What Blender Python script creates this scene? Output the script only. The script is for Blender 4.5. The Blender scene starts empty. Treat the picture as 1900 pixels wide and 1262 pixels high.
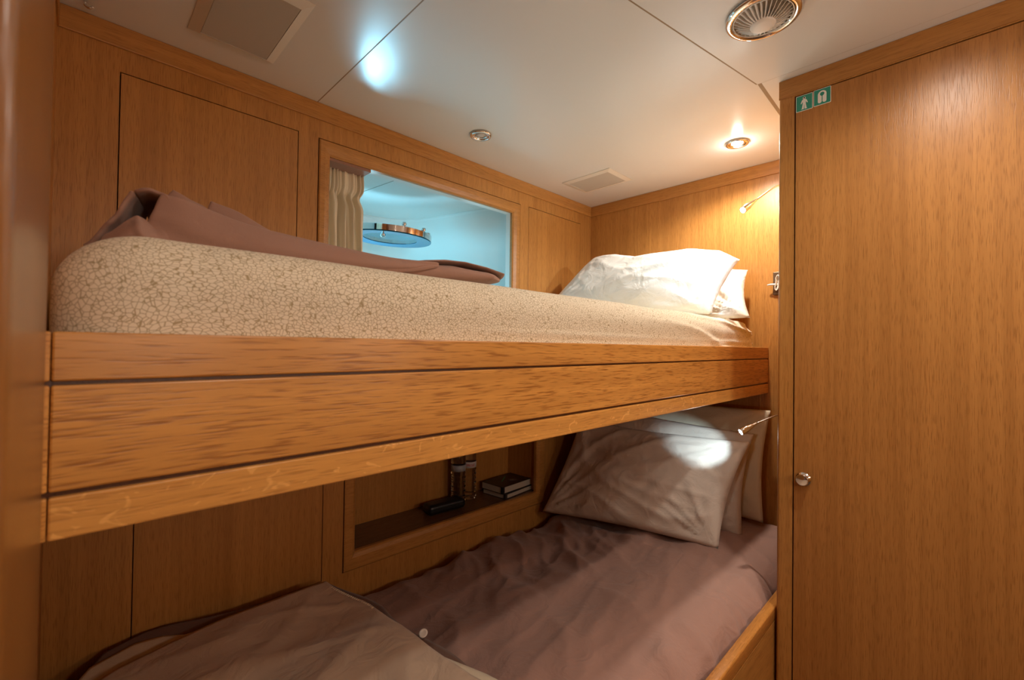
import bpy, bmesh, math, random
from mathutils import Vector, Matrix, noise
random.seed(4)
sc = bpy.context.scene
C = bpy.context.collection
PI = math.pi
EZ = 1.25                                   # eye height; measured heights below are relative to it

# ------------------------------------------------------------------ camera
cam_d = bpy.data.cameras.new('camera'); cam = bpy.data.objects.new('camera', cam_d); C.objects.link(cam)
cr = Vector((0.71202622, -0.70201968, 0.01367605)); cu = Vector((-0.0186230498, 0.000589128627, 0.999826402)); cf = Vector((0.70190587, 0.7121573, 0.01265427))
m = Matrix(((cr.x, cu.x, -cf.x, -1.9699), (cr.y, cu.y, -cf.y, -1.41), (cr.z, cu.z, -cf.z, EZ), (0, 0, 0, 1)))
cam.matrix_world = m
cam_d.sensor_width = 36; cam_d.lens = 15.726; cam_d.clip_start = 0.005; cam_d.clip_end = 50
cam_d.dof.use_dof = True; cam_d.dof.focus_distance = 1.35; cam_d.dof.aperture_fstop = 6.0
sc.camera = cam

# ------------------------------------------------------------------ world, exposure
w = bpy.data.worlds.new('world'); sc.world = w; w.use_nodes = True
w.node_tree.nodes['Background'].inputs[0].default_value = (0.35, 0.6, 0.75, 1)
w.node_tree.nodes['Background'].inputs[1].default_value = 0.3
sc.view_settings.view_transform = 'Standard'; sc.view_settings.look = 'None'
sc.view_settings.gamma = 1; sc.view_settings.use_curve_mapping = False
sc.view_settings.exposure = 0.35
try:
    sc.cycles.max_bounces = 10; sc.cycles.diffuse_bounces = 6; sc.cycles.glossy_bounces = 5
    sc.cycles.transmission_bounces = 8; sc.cycles.caustics_reflective = False; sc.cycles.caustics_refractive = False
    sc.cycles.sample_clamp_indirect = 4
except Exception: pass

# ------------------------------------------------------------------ lights
WARM = (1.0, 0.915, 0.81); COOL = (0.62, 0.86, 1.0); DAY = (0.22, 0.72, 0.95)
def lamp(name, kind, loc, power, col, aim=None, size=0.02, spot=None, blend=0.4, size_y=None, spread=None):
    d = bpy.data.lights.new(name, kind); o = bpy.data.objects.new(name, d); C.objects.link(o)
    o.location = loc; d.energy = power; d.color = col
    if kind == 'AREA':
        d.size = size
        if spread: d.spread = math.radians(spread)
        if size_y: d.shape = 'RECTANGLE'; d.size_y = size_y
    else: d.shadow_soft_size = size
    if kind == 'SPOT': d.spot_size = spot; d.spot_blend = blend
    if aim is not None:
        o.rotation_euler = (Vector(aim) - Vector(loc)).to_track_quat('-Z', 'Y').to_euler()
    return o
CZ = EZ + 0.745                             # ceiling height
SPOTS = {'head': (-0.267, -0.829), 'aisle': (-0.91, -1.385), 'door': (-1.62, -1.72)}
lamp('downlight_head', 'SPOT', (SPOTS['head'][0], SPOTS['head'][1], CZ - 0.012), 22, WARM, (SPOTS['head'][0], SPOTS['head'][1], 0), 0.018, 2.75, 0.5)
lamp('downlight_head_glow', 'POINT', (SPOTS['head'][0], SPOTS['head'][1], CZ - 0.035), 0.4, WARM, None, 0.015)
lamp('downlight_aisle', 'SPOT', (SPOTS['aisle'][0], SPOTS['aisle'][1], CZ - 0.012), 14, WARM, (SPOTS['aisle'][0], SPOTS['aisle'][1], 0), 0.03, 2.8, 0.9)
lamp('downlight_door', 'SPOT', (SPOTS['door'][0], SPOTS['door'][1], CZ - 0.012), 8, WARM, (SPOTS['door'][0], SPOTS['door'][1], 0), 0.03, 2.9, 0.5)
# fill light: two added globes, out of view on the wall opposite the bunks
FILL_GLOBES = [(-1.75, -2.36, 1.42), (-0.95, -2.36, 1.42)]
for q in FILL_GLOBES: lamp('added_fill_light', 'POINT', q, 10.5, WARM, None, 0.055)
# daylight that enters through the portlight in the hull
lamp('portlight_day', 'AREA', (-1.30, 0.60, EZ + 0.30), 1.0, DAY, (-0.60, 0.30, EZ + 0.36), 0.22, spread=110)
lamp('portlight_day_up', 'AREA', (-0.92, 0.66, EZ + 0.12), 1.2, (0.30, 0.75, 1.0), (-1.22, -0.10, CZ), 0.15, spread=75)

# ------------------------------------------------------------------ mesh helpers
def wloc(o):
    v = Vector((0, 0, 0))
    while o is not None: v += o.location; o = o.parent
    return v
def tag(o, label=None, cat=None, group=None, kind=None):
    for k, v in (('label', label), ('category', cat), ('group', group), ('kind', kind)):
        if v: o[k] = v
    return o
def thing(name, loc, label, cat, group=None):
    o = bpy.data.objects.new(name, None); C.objects.link(o); o.location = loc; o.empty_display_size = 0.05
    return tag(o, label, cat, group)
def obj(name, bm, mat, parent=None, smooth=False, origin=None, solid=None, sub=0, bevel=None, auto=None):
    """bm is in room coordinates; it becomes one mesh object whose origin is its parent's or its own base"""
    me = bpy.data.meshes.new(name)
    if origin is None:
        if parent is not None: origin = wloc(parent)
        else:
            xs = [v.co for v in bm.verts]
            origin = Vector(((min(v.x for v in xs) + max(v.x for v in xs)) / 2, (min(v.y for v in xs) + max(v.y for v in xs)) / 2, min(v.z for v in xs)))
    origin = Vector(origin)
    bmesh.ops.translate(bm, verts=bm.verts, vec=-origin)
    bm.normal_update(); bm.to_mesh(me); bm.free()
    o = bpy.data.objects.new(name, me); C.objects.link(o)
    if parent is not None: o.parent = parent; o.location = origin - wloc(parent)
    else: o.location = origin
    for mt in (mat if isinstance(mat, (list, tuple)) else [mat]): me.materials.append(mt)
    if smooth:
        for p in me.polygons: p.use_smooth = True
    if auto is not None:
        for p in me.polygons: p.use_smooth = True
        me.set_sharp_from_angle(angle=math.radians(auto))
    if solid: md = o.modifiers.new('solid', 'SOLIDIFY'); md.thickness = solid; md.offset = 0
    if bevel: md = o.modifiers.new('bevel', 'BEVEL'); md.width = bevel; md.segments = 3; md.limit_method = 'ANGLE'
    if sub: md = o.modifiers.new('sub', 'SUBSURF'); md.levels = sub; md.render_levels = sub
    return o
def struct(name, bm, mat, **k):
    o = obj(name, bm, mat, **k); o['kind'] = 'structure'; return o
def box(bm, x0, x1, y0, y1, z0, z1, bev=0, mi=0, seg=2):
    r = bmesh.ops.create_cube(bm, size=1); vs = r['verts']
    for v in vs: v.co = Vector((x0 + (v.co.x + .5) * (x1 - x0), y0 + (v.co.y + .5) * (y1 - y0), z0 + (v.co.z + .5) * (z1 - z0)))
    fs = list({f for v in vs for f in v.link_faces})
    if bev:
        es = list({e for v in vs for e in v.link_edges})
        r2 = bmesh.ops.bevel(bm, geom=es, offset=bev, segments=seg, affect='EDGES', profile=0.5)
        fs = list({f for f in r2['faces']} | {f for f in fs if f.is_valid})
    for f in fs: f.material_index = mi
    return bm
def B(*a, **k): return box(bmesh.new(), *a, **k)
def slab_holes(bm, xs0, xs1, zs0, zs1, holes, y0, y1, mi=0, flip=False):
    """upright slab in the x-z plane (or y-z with flip) with rectangular holes cut through"""
    X = sorted({xs0, xs1, *[h[0] for h in holes], *[h[1] for h in holes]}); Z = sorted({zs0, zs1, *[h[2] for h in holes], *[h[3] for h in holes]})
    P = {}
    def vert(x, y, z):
        k = (round(x, 5), round(y, 5), round(z, 5))
        if k not in P: P[k] = bm.verts.new((y, x, z) if flip else (x, y, z))
        return P[k]
    def hole(cx, cz): return cx < xs0 or cx > xs1 or cz < zs0 or cz > zs1 or any(h[0] < cx < h[1] and h[2] < cz < h[3] for h in holes)
    for i in range(len(X) - 1):
        for j in range(len(Z) - 1):
            a, b, c, d = X[i], X[i + 1], Z[j], Z[j + 1]; cx, cz = (a + b) / 2, (c + d) / 2
            if hole(cx, cz): continue
            for y in (y0, y1): bm.faces.new([vert(a, y, c), vert(b, y, c), vert(b, y, d), vert(a, y, d)])
            if hole(a - 1e-4, cz): bm.faces.new([vert(a, y0, c), vert(a, y0, d), vert(a, y1, d), vert(a, y1, c)])
            if hole(b + 1e-4, cz): bm.faces.new([vert(b, y0, c), vert(b, y0, d), vert(b, y1, d), vert(b, y1, c)])
            if hole(cx, c - 1e-4): bm.faces.new([vert(a, y0, c), vert(b, y0, c), vert(b, y1, c), vert(a, y1, c)])
            if hole(cx, d + 1e-4): bm.faces.new([vert(a, y0, d), vert(b, y0, d), vert(b, y1, d), vert(a, y1, d)])
    bmesh.ops.recalc_face_normals(bm, faces=bm.faces)
    return bm
def ring_frame(bm, x0, x1, z0, z1, wd, prof, y=0.0):
    """mitred picture-frame moulding round a rectangle (x0..x1, z0..z1 outer); prof = [(inset 0..1, y)]; wd=(left,right,bottom,top)"""
    rows = []
    for t, yy in prof:
        a, b, c, d = x0 + wd[0] * t, x1 - wd[1] * t, z0 + wd[2] * t, z1 - wd[3] * t
        rows.append([bm.verts.new((a, y + yy, c)), bm.verts.new((b, y + yy, c)), bm.verts.new((b, y + yy, d)), bm.verts.new((a, y + yy, d))])
    for i in range(len(rows) - 1):
        for k in range(4):
            bm.faces.new([rows[i][k], rows[i][(k + 1) % 4], rows[i + 1][(k + 1) % 4], rows[i + 1][k]])
    bmesh.ops.recalc_face_normals(bm, faces=bm.faces)
    return bm
def lathe(bm, prof, cen, axis='z', seg=32, mi=0, M=None, closed=False):
    """prof = [(radius, height)]; M optional 3x3/4x4 orientation"""
    rows = []
    for r, h in prof:
        row = []
        for k in range(seg):
            a = 2 * PI * k / seg
            p = Vector((r * math.cos(a), r * math.sin(a), h))
            if M is not None: p = M @ p
            elif axis == 'x': p = Vector((p.z, p.x, p.y))
            elif axis == 'y': p = Vector((p.x, p.z, p.y))
            row.append(bm.verts.new(p + Vector(cen)))
        rows.append(row)
    for i in range(len(rows) - 1):
        for k in range(seg):
            f = bm.faces.new([rows[i][k], rows[i][(k + 1) % seg], rows[i + 1][(k + 1) % seg], rows[i + 1][k]]); f.material_index = mi
    for row, (r, h) in ((rows[0], prof[0]), (rows[-1], prof[-1])):
        if r > 1e-6 and not closed:
            try: f = bm.faces.new(row); f.material_index = mi
            except Exception: pass
    if closed:
        for k in range(seg):
            f = bm.faces.new([rows[-1][k], rows[-1][(k + 1) % seg], rows[0][(k + 1) % seg], rows[0][k]]); f.material_index = mi
    bmesh.ops.remove_doubles(bm, verts=bm.verts, dist=1e-6)
    bmesh.ops.recalc_face_normals(bm, faces=bm.faces)
    return bm
def bez(pts, n=8):
    """Catmull-Rom through pts"""
    P = [Vector(p) for p in pts]; P = [P[0] * 2 - P[1]] + P + [P[-1] * 2 - P[-2]]; out = []
    for i in range(1, len(P) - 2):
        for k in range(n):
            t = k / n; a, b, c, d = P[i - 1], P[i], P[i + 1], P[i + 2]
            out.append(0.5 * ((2 * b) + (c - a) * t + (2 * a - 5 * b + 4 * c - d) * t * t + (3 * b - a - 3 * c + d) * t ** 3))
    out.append(P[-2]); return out
def tube(bm, pts, r, seg=10, mi=0):
    pts = [Vector(p) for p in pts]; n = len(pts); rows = []
    rr = r if isinstance(r, (list, tuple)) else [r] * n
    t0 = (pts[1] - pts[0]).normalized(); up = Vector((0, 0, 1)) if abs(t0.z) < .9 else Vector((1, 0, 0))
    nrm = t0.cross(up).normalized()
    for i in range(n):
        t = (pts[min(i + 1, n - 1)] - pts[max(i - 1, 0)]).normalized()
        nrm = (nrm - t * nrm.dot(t)).normalized(); b = t.cross(nrm)
        rows.append([bm.verts.new(pts[i] + (nrm * math.cos(2 * PI * k / seg) + b * math.sin(2 * PI * k / seg)) * rr[i]) for k in range(seg)])
    for i in range(n - 1):
        for k in range(seg):
            f = bm.faces.new([rows[i][k], rows[i][(k + 1) % seg], rows[i + 1][(k + 1) % seg], rows[i + 1][k]]); f.material_index = mi
    for row in (rows[0], rows[-1]):
        f = bm.faces.new(row); f.material_index = mi
    bmesh.ops.recalc_face_normals(bm, faces=bm.faces)
    return bm
def prism(bm, poly, M, depth, mi=0):
    """closed 2D polygon extruded; M maps (u, v, d) to room"""
    a = [bm.verts.new(M @ Vector((u, v, 0))) for u, v in poly]; b = [bm.verts.new(M @ Vector((u, v, depth))) for u, v in poly]
    n = len(poly)
    f1 = bm.faces.new(a); f2 = bm.faces.new(b[::-1]); f1.material_index = f2.material_index = mi
    for k in range(n):
        f = bm.faces.new([a[k], a[(k + 1) % n], b[(k + 1) % n], b[k]]); f.material_index = mi
    bmesh.ops.recalc_face_normals(bm, faces=bm.faces)
    return bm
def grid(bm, nu, nv, fn, mi=0, mfn=None):
    V = [[bm.verts.new(fn(i / nu, j / nv)) for j in range(nv + 1)] for i in range(nu + 1)]
    for i in range(nu):
        for j in range(nv):
            f = bm.faces.new([V[i][j], V[i + 1][j], V[i + 1][j + 1], V[i][j + 1]])
            f.material_index = mfn((i + .5) / nu, (j + .5) / nv) if mfn else mi
    return V
def nz(x, y, z=0.0): return noise.noise(Vector((x, y, z)))
def ridge(x, y, seed=0.0):
    v = 1 - abs(noise.noise(Vector((x, y, seed)))) * 2.2
    return max(v, 0) ** 2
def dirw(x, y, ang, fl, fc, seed):
    """soft directional crease field; long features run along ang"""
    c, s = math.cos(ang), math.sin(ang); a = x * c + y * s; b = -x * s + y * c
    b += 0.05 * nz(a * 2.1, b * 2.1, seed + 9)
    return ridge(a * fl, b * fc, seed)
def smooth(a, b, x):
    t = min(max((x - a) / (b - a), 0), 1); return t * t * (3 - 2 * t)
def lerp_tab(tab, x):
    if x <= tab[0][0]: return tab[0][1]
    for (a, va), (b, vb) in zip(tab, tab[1:]):
        if x <= b: return va + (vb - va) * smooth(a, b, x)
    return tab[-1][1]
def pwl(tab, x):
    if x <= tab[0][0]: return tab[0][1]
    for (a, va), (b, vb) in zip(tab, tab[1:]):
        if x <= b: return va + (vb - va) * (x - a) / (b - a)
    return tab[-1][1]

# ------------------------------------------------------------------ materials
def newmat(name):
    mt = bpy.data.materials.new(name); mt.use_nodes = True
    return mt, mt.node_tree.nodes, mt.node_tree.links, mt.node_tree.nodes['Principled BSDF']
def plain(name, col, rough=0.5, metal=0.0, spec=0.5, emis=None, estr=0, coat=0):
    mt, N, L, p = newmat(name)
    p.inputs['Base Color'].default_value = (*col, 1); p.inputs['Roughness'].default_value = rough; p.inputs['Metallic'].default_value = metal
    p.inputs['Specular IOR Level'].default_value = spec; p.inputs['Coat Weight'].default_value = coat
    if emis: p.inputs['Emission Color'].default_value = (*emis, 1); p.inputs['Emission Strength'].default_value = estr
    return mt
def wood(name, axis, light=(0.54, 0.255, 0.064), dark=(0.27, 0.105, 0.020), pore=0.6, rough=0.36, coarse=1.0, fleck=0.0, warp=0.0):
    mt, N, L, p = newmat(name)
    tc = N.new('ShaderNodeTexCoord'); oi = N.new('ShaderNodeObjectInfo')
    ofs = N.new('ShaderNodeVectorMath'); ofs.operation = 'MULTIPLY_ADD'
    comb = N.new('ShaderNodeCombineXYZ')
    for k in range(3): L.new(oi.outputs['Random'], comb.inputs[k])
    L.new(comb.outputs[0], ofs.inputs[0]); ofs.inputs[1].default_value = (7, 5, 3); L.new(tc.outputs['Object'], ofs.inputs[2])
    src = ofs.outputs[0]
    if warp:
        wn = N.new('ShaderNodeTexNoise'); wn.inputs['Scale'].default_value = 3.0; wn.inputs['Detail'].default_value = 1; L.new(src, wn.inputs['Vector'])
        wa = N.new('ShaderNodeVectorMath'); wa.operation = 'MULTIPLY_ADD'; L.new(wn.outputs['Color'], wa.inputs[0]); wa.inputs[1].default_value = (warp,) * 3; L.new(src, wa.inputs[2]); src = wa.outputs[0]
    def nse(across, along, detail, dist=0.0):
        mp = N.new('ShaderNodeMapping'); s = [across] * 3; s['xyz'.index(axis)] = along; mp.inputs['Scale'].default_value = s
        L.new(src, mp.inputs['Vector']); n = N.new('ShaderNodeTexNoise'); n.inputs['Scale'].default_value = 1; n.inputs['Detail'].default_value = detail
        n.inputs['Distortion'].default_value = dist; L.new(mp.outputs[0], n.inputs['Vector']); return n.outputs['Fac']
    def ramp(f, a, b):
        r = N.new('ShaderNodeMapRange'); r.inputs['From Min'].default_value = a; r.inputs['From Max'].default_value = b; r.interpolation_type = 'SMOOTHSTEP'; L.new(f, r.inputs['Value']); return r.outputs['Result']
    fine = ramp(nse(560 / coarse, 30 / coarse, 2), 0.48, 0.72)
    band = ramp(nse(95 / coarse, 1.6, 3), 0.32, 0.70)
    tone = ramp(nse(9, 0.7, 2), 0.3, 0.7)
    def mix(fac, a, b, k=1.0):
        mx = N.new('ShaderNodeMix'); mx.data_type = 'RGBA'
        if k != 1.0:
            ml = N.new('ShaderNodeMath'); ml.operation = 'MULTIPLY'; L.new(fac, ml.inputs[0]); ml.inputs[1].default_value = k; fac = ml.outputs[0]
        L.new(fac, mx.inputs['Factor'])
        for s, v in (('A', a), ('B', b)):
            sk = [i for i in mx.inputs if i.name == s and i.type == 'RGBA'][0]
            if isinstance(v, tuple): sk.default_value = (*v, 1)
            else: L.new(v, sk)
        return [o for o in mx.outputs if o.type == 'RGBA'][0]
    mid = tuple(light[k] * 0.72 + dark[k] * 0.28 for k in range(3))
    c = mix(tone, light, mid); c = mix(band, c, dark, 0.30); c = mix(fine, c, dark, pore)
    if fleck:
        fl = ramp(nse(60, 38, 2, 1.5), 0.60, 0.70)
        c = mix(fl, c, tuple(min(1, v * 1.35 + 0.04) for v in light), fleck)
    L.new(c, p.inputs['Base Color']); p.inputs['Roughness'].default_value = rough; p.inputs['Specular IOR Level'].default_value = 0.45
    bp = N.new('ShaderNodeBump'); bp.inputs['Strength'].default_value = 0.18; bp.inputs['Distance'].default_value = 0.0006
    inv = N.new('ShaderNodeMath'); inv.operation = 'SUBTRACT'; inv.inputs[0].default_value = 1; L.new(fine, inv.inputs[1]); L.new(inv.outputs[0], bp.inputs['Height']); L.new(bp.outputs[0], p.inputs['Normal'])
    return mt
def cloth(name, col, rough=0.85, bump=0.25, wr=0.5, crack=None, sheen=0.15, trans=0.0):
    mt, N, L, p = newmat(name); tc = N.new('ShaderNodeTexCoord')
    base = None
    p.inputs['Base Color'].default_value = (*col, 1); p.inputs['Roughness'].default_value = rough; p.inputs['Specular IOR Level'].default_value = 0.2
    p.inputs['Sheen Weight'].default_value = sheen; p.inputs['Sheen Roughness'].default_value = 0.5
    n1 = N.new('ShaderNodeTexNoise'); n1.inputs['Scale'].default_value = 14; n1.inputs['Detail'].default_value = 5; n1.inputs['Distortion'].default_value = 1.2
    n2 = N.new('ShaderNodeTexNoise'); n2.inputs['Scale'].default_value = 900; n2.inputs['Detail'].default_value = 1
    L.new(tc.outputs['Object'], n1.inputs['Vector']); L.new(tc.outputs['Object'], n2.inputs['Vector'])
    b1 = N.new('ShaderNodeBump'); b1.inputs['Strength'].default_value = wr; b1.inputs['Distance'].default_value = 0.012; L.new(n1.outputs['Fac'], b1.inputs['Height'])
    b2 = N.new('ShaderNodeBump'); b2.inputs['Strength'].default_value = bump; b2.inputs['Distance'].default_value = 0.0005; L.new(n2.outputs['Fac'], b2.inputs['Height']); L.new(b1.outputs[0], b2.inputs['Normal'])
    L.new(b2.outputs[0], p.inputs['Normal'])
    if crack:
        dn = N.new('ShaderNodeTexNoise'); dn.inputs['Scale'].default_value = 7; dn.inputs['Detail'].default_value = 2; L.new(tc.outputs['Object'], dn.inputs['Vector'])
        ma = N.new('ShaderNodeVectorMath'); ma.operation = 'MULTIPLY_ADD'; L.new(dn.outputs['Color'], ma.inputs[0]); ma.inputs[1].default_value = (0.06,) * 3; L.new(tc.outputs['Object'], ma.inputs[2])
        mp = N.new('ShaderNodeMapping'); mp.inputs['Scale'].default_value = (1, 1, 1.35); L.new(ma.outputs[0], mp.inputs['Vector'])
        vo = N.new('ShaderNodeTexVoronoi'); vo.feature = 'DISTANCE_TO_EDGE'; vo.inputs['Scale'].default_value = 175; L.new(mp.outputs[0], vo.inputs['Vector'])
        mr = N.new('ShaderNodeMapRange'); mr.inputs['From Min'].default_value = 0.02; mr.inputs['From Max'].default_value = 0.09; L.new(vo.outputs['Distance'], mr.inputs['Value'])
        mx = N.new('ShaderNodeMix'); mx.data_type = 'RGBA'; L.new(mr.outputs[0], mx.inputs['Factor'])
        A = [i for i in mx.inputs if i.name == 'A' and i.type == 'RGBA'][0]; Bk = [i for i in mx.inputs if i.name == 'B' and i.type == 'RGBA'][0]
        A.default_value = (*crack, 1); Bk.default_value = (*col, 1)
        L.new([o for o in mx.outputs if o.type == 'RGBA'][0], p.inputs['Base Color'])
    if trans:
        tr = N.new('ShaderNodeBsdfTranslucent'); tr.inputs[0].default_value = (*col, 1); ms = N.new('ShaderNodeMixShader'); ms.inputs[0].default_value = trans
        L.new(p.outputs[0], ms.inputs[1]); L.new(tr.outputs[0], ms.inputs[2]); L.new(ms.outputs[0], N['Material Output'].inputs[0])
    return mt
W_V = wood('oak_upright_grain', 'z'); W_X = wood('oak_lengthwise_grain', 'x'); W_Y = wood('oak_crosswise_grain', 'y')
W_DOOR = wood('oak_door_veneer', 'z', light=(0.50, 0.225, 0.058), dark=(0.25, 0.092, 0.018), rough=0.35)
W_RAIL = wood('oak_rail_planks', 'x', light=(0.74, 0.35, 0.08), dark=(0.30, 0.105, 0.018), pore=0.85, coarse=1.45, rough=0.34, warp=0.01)
W_FLK = wood('oak_rayed_plank', 'x', light=(0.76, 0.37, 0.09), dark=(0.36, 0.14, 0.027), pore=0.5, coarse=1.5, fleck=0.5, rough=0.34, warp=0.03)
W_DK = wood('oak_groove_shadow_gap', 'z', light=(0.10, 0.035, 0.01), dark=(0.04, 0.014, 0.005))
W_POST = wood('oak_post_varnished', 'z', light=(0.25, 0.10, 0.024), dark=(0.15, 0.055, 0.012), pore=0.3, rough=0.25)
W_SH = wood('walnut_stained_shelf', 'x', light=(0.16, 0.075, 0.03), dark=(0.08, 0.035, 0.014), pore=0.3, rough=0.25)
GAP = plain('dark_gap', (0.02, 0.009, 0.004), 0.9, spec=0.1)
M_CEIL = plain('white_lacquered_ceiling', (0.75, 0.745, 0.71), 0.24, spec=0.5)
M_SEAM = plain('tan_ceiling_joint', (0.33, 0.23, 0.13), 0.6)
M_WHITE = plain('white_hull_lining', (0.82, 0.84, 0.82), 0.4)
M_VENT = plain('grey_speaker_cloth', (0.50, 0.45, 0.38), 0.8)
M_VFR = plain('cream_grille_frame', (0.72, 0.67, 0.58), 0.4)
M_CHR = plain('chrome', (0.82, 0.80, 0.78), 0.07, 1.0)
M_STEEL = plain('brushed_steel', (0.62, 0.60, 0.57), 0.25, 1.0)
M_BLK = plain('black_leatherette', (0.008, 0.007, 0.007), 0.35)
M_PAGE = plain('cream_pages', (0.50, 0.44, 0.36), 0.8)
M_GRN = plain('green_ribbon', (0.02, 0.42, 0.24), 0.5)
M_EMB = plain('grey_emblem_print', (0.26, 0.22, 0.19), 0.6)
M_FLOOR = plain('dark_carpet', (0.10, 0.07, 0.045), 0.95)
M_SIGN = plain('green_sign', (0.03, 0.30, 0.22), 0.4); M_SIGNW = plain('white_sign_print', (0.88, 0.87, 0.84), 0.5); M_INK = plain('black_ink', (0.01, 0.01, 0.01), 0.5)
M_BULB = plain('lit_bulb', (1, 1, 1), 0.3, emis=(1, 0.90, 0.74), estr=90); M_LED = plain('lit_led', (1, 1, 1), 0.3, emis=(0.75, 0.88, 1.0), estr=40)
M_GLB = plain('unlit_bulb_glass', (0.6, 0.55, 0.5), 0.1, spec=0.8)
M_PLATE = plain('bronze_socket_plate', (0.16, 0.10, 0.06), 0.35, 0.6); M_CABLE = plain('white_cable', (0.82, 0.76, 0.68), 0.4)
M_FANW = plain('white_vent_plastic', (0.85, 0.83, 0.78), 0.4); M_DARK = plain('tan_duct', (0.40, 0.35, 0.28), 0.7)
F_CRACK = cloth('crackle_print_cotton', (0.80, 0.71, 0.55), crack=(0.40, 0.31, 0.17), wr=0.10)
F_WHITE = cloth('white_pillow_cotton', (0.84, 0.80, 0.73), wr=0.55)
F_BEIGE = cloth('beige_pillow_cotton', (0.68, 0.58, 0.49), wr=0.5); F_BEIGE2 = cloth('stone_pillow_cotton', (0.72, 0.62, 0.46), wr=0.4)
F_BROWN = cloth('mauve_brown_sheet', (0.36, 0.21, 0.165), wr=0.45); F_BLANK = cloth('brown_blanket', (0.33, 0.185, 0.135), wr=0.25, bump=0.4)
F_DUVET = cloth('taupe_duvet_cotton', (0.62, 0.46, 0.33), wr=0.5); F_CREAM = cloth('cream_duvet_cotton', (0.74, 0.62, 0.45), wr=0.4); F_TRIM = cloth('dark_brown_duvet_border', (0.17, 0.09, 0.062), wr=0.2)
F_CURT = cloth('cream_curtain', (0.82, 0.71, 0.54), wr=0.1, trans=0.15)
# glass
def glassy(name, col, rough=0.0, ior=1.45):
    mt, N, L, p = newmat(name); p.inputs['Base Color'].default_value = (*col, 1); p.inputs['Transmission Weight'].default_value = 1; p.inputs['Roughness'].default_value = rough; p.inputs['IOR'].default_value = ior
    return mt
M_GLASS = glassy('blue_tinted_glass', (0.08, 0.42, 0.60)); M_PET = glassy('clear_bottle_plastic', (0.97, 0.97, 0.97), 0.02, 1.38)
M_DAY = plain('daylight_pane', (0.5, 0.8, 0.9), 0.3, emis=(0.35, 0.85, 1.0), estr=3.0)

# ------------------------------------------------------------------ the room
XF = -2.005                                                     # foot wall
DOORS = [(-1.899, -1.493, EZ + 0.15, EZ + 0.638), (-0.484, -0.091, EZ + 0.15, EZ + 0.640), (-1.855, -1.399, EZ - 0.745, EZ - 0.19)]
WIN = (-1.435, -0.538, EZ + 0.13, EZ + 0.638); NIC = (-1.334, -0.349, EZ - 0.742, EZ - 0.27)
struct('wall_back', slab_holes(bmesh.new(), XF - 0.03, 0.0, 0, CZ + 0.02, DOORS + [WIN, NIC], 0.0, 0.020), W_V)
bm = bmesh.new()
for d in DOORS: box(bm, d[0] - .02, d[1] + .02, 0.0205, 0.030, d[2] - .02, d[3] + .02)
for h_, i_ in ((WIN, .0038), (NIC, .010)): slab_holes(bm, h_[0] - .02, h_[1] + .02, h_[2] - .02, h_[3] + .02, [(h_[0] + i_, h_[1] - i_, h_[2] + i_, h_[3] - i_)], 0.0205, 0.030)  # added rings stop light leaking round the window and niche frames
struct('trim_1', bm, GAP)                                       # dark backing seen through the gaps round the lockers
struct('wall_head', B(0.0, 0.03, -1.75, 0.22, 0, CZ + 0.02), W_V)
struct('wall_foot', B(XF - 0.03, XF, -0.905, 0.0, 0, CZ + 0.02), W_V)
struct('trim_2', B(-2.06, -1.9835, -1.205, -0.915, 0, CZ + 0.0, bev=0.007, seg=4), W_POST, auto=40)   # rounded post at the foot of the bunks
struct('wall_left', B(-2.83, -2.80, -2.45, -1.17, 0, CZ + 0.02), W_V)
struct('wall_side', B(-2.80, -2.06, -1.20, -1.17, 0, CZ + 0.02), W_V)
struct('wall_front', B(-2.83, 0.03, -2.48, -2.45, 0, CZ + 0.02), W_V)
struct('wall_right', B(0.0, 0.03, -2.45, -1.75, 0, CZ + 0.02), W_V)
struct('floor', B(-2.83, 0.03, -2.48, 0.22, -0.05, 0.0), M_FLOOR)
# ceiling: lacquered panels with joints between them
bm = bmesh.new()
def cpanel(poly, z=CZ, th=0.02, mi=0):
    prism(bm, poly, Matrix.Translation((0, 0, z)), th, mi)
g = 0.0016
cpanel([(-2.83, -2.48), (-1.441 - g, -2.48), (-1.441 - g, 0.02), (-2.83, 0.02)])
sy = lambda x: -0.847 - 0.1785 * (x + 1.441)
cpanel([(-1.441 + g, sy(-1.441) + g), (-0.607, sy(-0.607) + g), (-0.607, -0.998), (0.02, -0.985), (0.02, 0.02), (-1.441 + g, 0.02)])
cpanel([(-1.441 + g, -2.48), (-0.607, -2.48), (-0.607, sy(-0.607) - .0022), (-1.441 + g, sy(-1.441) - .0022)])
cpanel([(-0.606, -2.48), (0.02, -2.48), (0.02, -0.995), (-0.606, -1.008)])
cpanel([(-2.83, -2.48), (0.03, -2.48), (0.03, 0.02), (-2.83, 0.02)], z=CZ + 0.0003, th=0.03, mi=1)
struct('ceiling', bm, [M_CEIL, M_SEAM])
# cornices
def cornice(name, x0, x1, y0, y1, mt): struct(name, B(x0, x1, y0, y1, EZ + 0.6925, CZ - 0.0005, bev=0.0015), mt)
cornice('trim_3', XF, -0.0065, -0.006, -0.0003, W_X)
cornice('trim_4', -0.006, -0.0003, -1.043, -0.0003, W_Y)
struct('trim_5', B(XF, XF + 0.004, -0.904, -0.007, EZ + 0.6925, CZ - 0.0005, bev=0.001), W_Y)
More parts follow.
